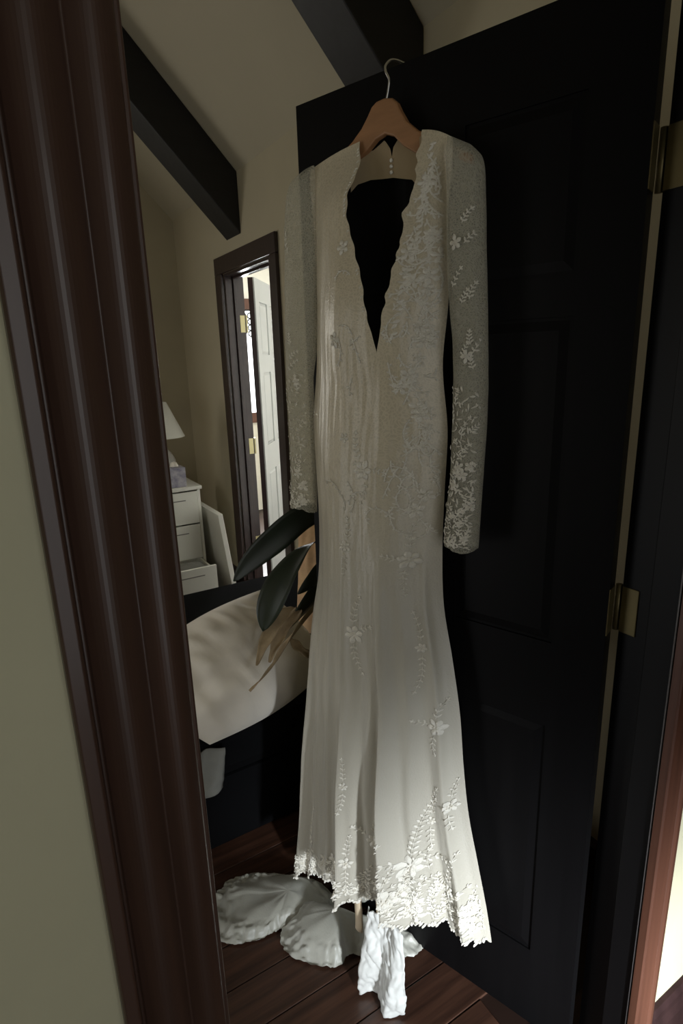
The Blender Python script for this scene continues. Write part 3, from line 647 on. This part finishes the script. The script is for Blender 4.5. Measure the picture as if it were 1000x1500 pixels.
# ---- lace: petals and leaves of thread lying on the cloth
def surf_body(u, z):
    s = (u - UC(z)) / AW(z)
    if z > ZV: return wtop(u, z, max(-.98, min(.98, s)))
    return WF(max(-.985, min(.985, s)), z)
def surf_sleeve(info):
    zz, a1, a2, wc, dep = info
    def f(u, z):
        ua = interp(z, zz, a1); ub = interp(z, zz, a2); c = (ua + ub) / 2; h = (ua - ub) / 2
        t = max(-.95, min(.95, (u - c) / h)); return wc + dep * 1.08 * math.sqrt(1 - t * t)
    def inside(u, z):
        ua = interp(z, zz, a1); ub = interp(z, zz, a2); return abs((u - (ua + ub) / 2) / ((ua - ub) / 2)) < .9 and z > zz[0] + .004
    f.inside = inside
    return f
def petal(mb, u, z, ang, ln, wd, sf, lift=.0022):
    ca, sa = math.cos(ang), math.sin(ang); n = len(mb.v)
    if sf is surf_body:
        for q in (0, 1):
            uu, z2 = u + ln * ca * q, z + ln * sa * q
            if abs((uu - UC(z2)) / AW(z2)) > .975: return
            if z2 > ZV - .01:
                if neck(NR, z2) - .001 < uu < neck(NL, z2) + .001: return
                if z2 > top_z(uu) - .004: return
    if hasattr(sf, 'inside') and not (sf.inside(u, z) and sf.inside(u + ln * ca, z + ln * sa)): return
    g = (sf(u + .002, z) - sf(u - .002, z)) / .004; k = min(2.5, math.sqrt(1 + g * g))
    pr = [(0, 0), (.25, .62), (.55, 1), (.82, .68), (1, 0), (.82, -.68), (.55, -1), (.25, -.62)]
    for a, b in pr:
        du = (a * ln) * ca - (b * wd * .5) * sa; dz = (a * ln) * sa + (b * wd * .5) * ca
        mb.v.append((u + du, sf(u + du, z + dz) + .0012 * k, z + dz))
    du = .55 * ln * ca; dz = .55 * ln * sa
    mb.v.append((u + du, sf(u + du, z + dz) + (lift + .25 * wd) * k, z + dz))
    for i in range(8): mb.f.append((n + (i + 1) % 8, n + i, n + 8))
def flower(mb, u, z, r, sf, rnd, k=6):
    a0 = rnd.random() * 6.28
    for i in range(k): petal(mb, u + .12 * r * math.cos(a0 + i * 6.283 / k), z + .12 * r * math.sin(a0 + i * 6.283 / k), a0 + i * 6.283 / k, r * rnd.uniform(.8, 1.05), r * .62, sf)
    for i in range(5): petal(mb, u, z, a0 + .4 + i * 1.257, r * .42, r * .3, sf, .0045)
def spray(mb, u, z, ang, ln, sf, rnd, n=7, size=.012, curve=1.0):
    x, y_, a = u, z, ang; st = ln / n
    for i in range(n):
        x += st * math.cos(a); y_ += st * math.sin(a); a += curve * rnd.uniform(.0, .35)
        sz = size * (1 - .45 * i / n)
        petal(mb, x, y_, a + .9, sz, sz * .45, sf); petal(mb, x, y_, a - .9, sz, sz * .45, sf)
        petal(mb, x - st * .5 * math.cos(a), y_ - st * .5 * math.sin(a), a, st, .0022, sf)
    petal(mb, x, y_, a, size * .8, size * .4, sf)
rnd = random.Random(11)
def motif(u, z, r, sprays, sf=surf_body):
    mb = MB(); flower(mb, u, z, r, sf, rnd)
    for ang, ln, sz, cv in sprays: spray(mb, u + r * .7 * math.cos(ang), z + r * .7 * math.sin(ang), ang, ln, sf, rnd, max(3, int(ln / .012)), sz, cv)
    part(mb, 'lace_applique', 'lace', False)
PI2 = math.pi / 2
MOT = [(.469, .944, .022, [(PI2, .07, .012, .5), (-PI2, .075, .011, -.6), (2.4, .03, .01, 1)]),
       (.332, .931, .012, [(PI2 - .1, .07, .009, -.3), (-PI2 - .1, .09, .010, .3)]),
       (.297, .753, .020, [(PI2, .05, .010, .8), (-PI2 + .2, .05, .010, -.8), (.2, .03, .009, 1)]),
       (.494, .559, .011, [(PI2, .06, .010, -.4), (-PI2, .06, .010, .4)]),
       (.265, .564, .015, [(PI2, .05, .009, .6), (-PI2, .04, .009, -.6)]),
       (.446, 1.302, .021, [(PI2 - .4, .06, .011, .9), (-PI2 - .2, .05, .010, .9), (3.0, .03, .009, 1)]),
       (.488, 1.140, .014, [(PI2 + .3, .05, .010, -.5), (-PI2, .05, .009, .5)]),
       (.356, 1.123, .020, [(PI2, .07, .011, .9), (-PI2 + .3, .06, .010, -.8), (0.1, .03, .01, 1)]),
       (.330, .409, .026, [(PI2, .15, .014, .25), (-PI2, .07, .013, -.4), (2.6, .05, .012, .8), (.4, .05, .012, -.8)]),
       (.304, .515, .010, [(PI2, .08, .010, .3), (-PI2, .05, .010, -.3)]),
       (.483, .358, .016, [(PI2, .06, .011, .3), (-PI2, .06, .011, -.4), (0.3, .04, .010, 1)]),
       (.670, .255, .011, [(PI2, .11, .010, .2), (-PI2, .05, .010, -.3)]),
       (.210, .316, .016, [(PI2, .05, .010, .5), (-PI2, .05, .010, -.5)]),
       (.261, .350, .016, [(PI2, .09, .011, .4), (-PI2, .06, .010, -.4)]),
       (.425, .429, .018, [(0.4, .04, .010, 1), (2.6, .05, .010, -1), (PI2, .04, .01, .5)]),
       (.360, .340, .022, [(2.2, .05, .012, .7), (-1.0, .05, .012, .7)]),
       (.535, .47, .014, [(PI2, .05, .010, .5), (-PI2, .05, .010, -.5)])]
for u, z, r, sp in MOT: motif(u, z, r, sp)
# dense lace over the near side of the bodice and hip: scrolls of little leaves
def scroll(mb, u, z, ang, ln, curve, sf, size):
    x, y_, a = u, z, ang; n = int(ln / .006)
    for i in range(n):
        x += .006 * math.cos(a); y_ += .006 * math.sin(a); a += curve * (1 + 1.2 * i / n) * .1
        if abs((x - UC(y_)) / AW(y_)) > .97: break
        petal(mb, x, y_, a, .0085, .0036, sf)
        if i % 2: petal(mb, x, y_, a + rnd.choice((-1, 1)) * 1.0, size * rnd.uniform(.7, 1.2), size * .42, sf)
def zone(n, srange, zrange, size, fl, dens=None):
    mb = MB(); k = 0
    while k < n:
        s = rnd.uniform(*srange); z = rnd.uniform(*zrange)
        if dens and rnd.random() > dens(s, z): continue
        u = UC(z) + AW(z) * s
        if z > ZV:
            un = neck(NL, z) if s > -.35 else neck(NR, z)
            if (s > -.35 and u < un + .012) or (s <= -.35 and u > un - .012): k += 1; continue
        if rnd.random() < fl: flower(mb, u, z, rnd.uniform(.009, .016), surf_body, rnd, 5)
        else: scroll(mb, u, z, rnd.choice((-1, 1)) * PI2 + rnd.uniform(-.8, .8), rnd.uniform(.03, .075), rnd.uniform(-2, 2), surf_body, size)
        k += 1
    return mb
o = part(zone(105, (-.95, -.50), (1.20, 1.74), .009, .30), 'lace_panel', 'lace', False); o['kind'] = 'stuff'
o = part(zone(16, (-.05, .28), (1.20, 1.78), .008, .25, lambda s, z: .4 + .6 * s), 'lace_panel', 'lace', False); o['kind'] = 'stuff'
o = part(zone(26, (-.95, -.62), (1.74, 1.86), .009, .15), 'lace_panel', 'lace', False); o['kind'] = 'stuff'
# lace along the hem
mb = MB()
for i in range(150):
    s = rnd.uniform(-.97, .97); h = HEM(s); z = h + .004 + abs(rnd.gauss(0, .035)) * (1.5 if s < -.3 else .8); u = UC(z) + AW(z) * s
    if rnd.random() < .22: flower(mb, u, z + .01, rnd.uniform(.010, .018), surf_body, rnd, 5)
    else: spray(mb, u, z, PI2 + rnd.uniform(-.7, .7), rnd.uniform(.025, .06), surf_body, rnd, 4, .011)
for i in range(170):
    s = 1 - 2 * i / 169; s *= .985; z = HEM(s); u = UC(z) + AW(z) * s
    petal(mb, u, z + .006, -PI2 + rnd.uniform(-.5, .5), rnd.uniform(.006, .014), .006, surf_body)
tag(part(mb, 'hem_lace', 'lace', False), kind='stuff')
# scalloped edge along the near side of the neckline and the front opening
mb = MB()
for i in range(62):
    z = lerp(1.545, 1.885, i / 61); u = neck(NR, z) - .008
    petal(mb, u, z, .6 + rnd.uniform(-.4, .4), .011, .007, surf_body)
    if i % 2 == 0: petal(mb, u - .012, z, 2.6 + rnd.uniform(-.5, .5), .014, .006, surf_body)
tag(part(mb, 'neckline_lace', 'lace', False), kind='stuff')
mb = MB()
for i in range(50):
    z = lerp(1.60, 1.895, i / 49); u = neck(NL, z) + .008
    petal(mb, u, z, 2.6 + rnd.uniform(-.4, .4), .007, .004, surf_body)
tag(part(mb, 'neckline_lace', 'lace', False), kind='stuff')
# lace scattered on the sleeves, denser towards the cuffs
for info, n in ((SRI, 34), (SLI, 16)):
    mb = MB(); sf = surf_sleeve(info)
    for i in range(n):
        z = info[0][0] + .012 + (info[0][-1] - info[0][0] - .1) * rnd.random() ** 2.0; ua = interp(z, info[0], info[1]); ub = interp(z, info[0], info[2])
        u = lerp(ub, ua, rnd.uniform(.1, .75))
        if rnd.random() < .3: flower(mb, u, z, rnd.uniform(.008, .013), sf, rnd, 5)
        else: spray(mb, u, z, PI2 + rnd.uniform(-.5, .5), rnd.uniform(.02, .045), sf, rnd, 4, .008)
    for i in range(n * 9):
        z = info[0][0] + .008 + .30 * rnd.random() ** 1.6; u = lerp(interp(z, info[0], info[2]), interp(z, info[0], info[1]), rnd.uniform(.06, .94))
        petal(mb, u, z, rnd.random() * 6.28, rnd.uniform(.006, .014), rnd.uniform(.002, .004), sf)
    tag(part(mb, 'sleeve_lace', 'lace', False), kind='stuff')

# ---- train spread over the floor, in front of and beside the door
def to_leaf(x, y, z): d = Vector((x, y, 0)) - H; return (d.dot(LD), d.dot(ND), z)
def lobe(mb, bound, ctr, h, seed, rip=.006):
    bd_ = [Vector((q[0], q[1], 0)) for q in bound]; nb = len(bd_); n = 160; c = Vector((ctr[0], ctr[1], 0))
    ring = []
    for i in range(n):
        t = i / n * nb; k = int(t); f = t - k
        a, b, cc, d = bd_[(k - 1) % nb], bd_[k % nb], bd_[(k + 1) % nb], bd_[(k + 2) % nb]
        ring.append(.5 * ((2 * b) + (-a + cc) * f + (2 * a - 5 * b + 4 * cc - d) * f * f + (-a + 3 * b - 3 * cc + d) * f ** 3))
    def fn(a, r):
        i = int(round(a * n)) % n; q = c.lerp(ring[i], r * (1 + (.05 * nz(i * .19, seed) + .03 * nz(i * .55, seed)) * smooth(.6, 1, r)))
        z = .005 + h * (1 - r * r) ** 1.5 + rip * .5 * math.sin(i * .26 + seed) * r + rip * nz(q.x * 14, q.y * 14, seed) * 2.2 + (.011 * nz(q.x * 46, q.y * 46, seed) + .007 * nz(q.x * 95, q.y * 95, seed)) * smooth(.55, .9, r) + rip + .010 * smooth(.97, .8, r)
        if r >= .999: z = .003 + .004 * (1 + nz(i * .4, 2))
        return to_leaf(q.x, q.y, max(.003, z + .016 * max(0, nz(q.x * 7 + seed, q.y * 7)) * smooth(1, .8, r)))
    mb.grid(n, 40, lambda a, b: fn(a, b), True)
L1 = [(-0.535, 0.823), (-0.494, 0.858), (-0.441, 0.855), (-0.376, 0.822), (-0.294, 0.754), (-0.250, 0.69), (-0.250, 0.60), (-0.298, 0.582), (-0.364, 0.619), (-0.412, 0.636), (-0.439, 0.637), (-0.487, 0.643), (-0.545, 0.668), (-0.575, 0.72)]
L2 = [(-0.411, 0.638), (-0.385, 0.662), (-0.322, 0.659), (-0.245, 0.584), (-0.17, 0.477), (-0.113, 0.426), (-0.11, 0.391), (-0.152, 0.379), (-0.228, 0.419), (-0.295, 0.473), (-0.327, 0.462), (-0.373, 0.488), (-0.423, 0.545), (-0.433, 0.597)]
mb = MB(); lobe(mb, L1, (-.36, .70), .022, 1.0, .004); part(mb, 'train', 'satin')
mb = MB(); lobe(mb, L2, (-.28, .55), .05, 3.0, .004); part(mb, 'train', 'satin')
# pale lining tail falling from under the front hem to the floor
TLt = [(.285, .462, .365), (.218, .446, .352), (.146, .443, .330), (.06, .441, .314), (.008, .436, .322)]
def tail(a, b):
    z = lerp(.222, .008, b); zz = [q[0] for q in TLt][::-1]; l = interp(z, zz, [q[1] for q in TLt][::-1]); r_ = interp(z, zz, [q[2] for q in TLt][::-1])
    u = lerp(l, r_, a); zz_ = z
    if b == 0: zz_ -= .02 * abs(math.sin(a * 8))
    return (u + .004 * nz(a * 4, b * 6), .135 + .045 * smooth(0, .8, b) + .010 * math.sin(a * 9 + 2 * b) * (.4 + b) + .008 * nz(a * 5, b * 6, 3) + .005 * nz(a * 14, b * 16, 9), max(.004, zz_ + .008 * math.sin(a * 7) * b))
def tail2(a, b):
    q = tail(a, b); return (q[0], q[1], max(q[2], .004))
part(MB().grid(44, 60, tail2), 'lining_tail', 'lining', solid=.0015)
for (u0, u1, zt_, zb_) in ((.497, .474, .30, .115), (.43, .418, .33, .2), (.395, .376, .33, .2)):
    st = MB().grid(6, 14, lambda a, b: (lerp(u0, u1, a) + .004 * math.sin(b * 5), .118 + .012 * b + .004 * math.sin(a * 3.1), lerp(zt_, zb_, b)))
    o = part(st, 'lining_strap', 'warm_lining', solid=.0015)
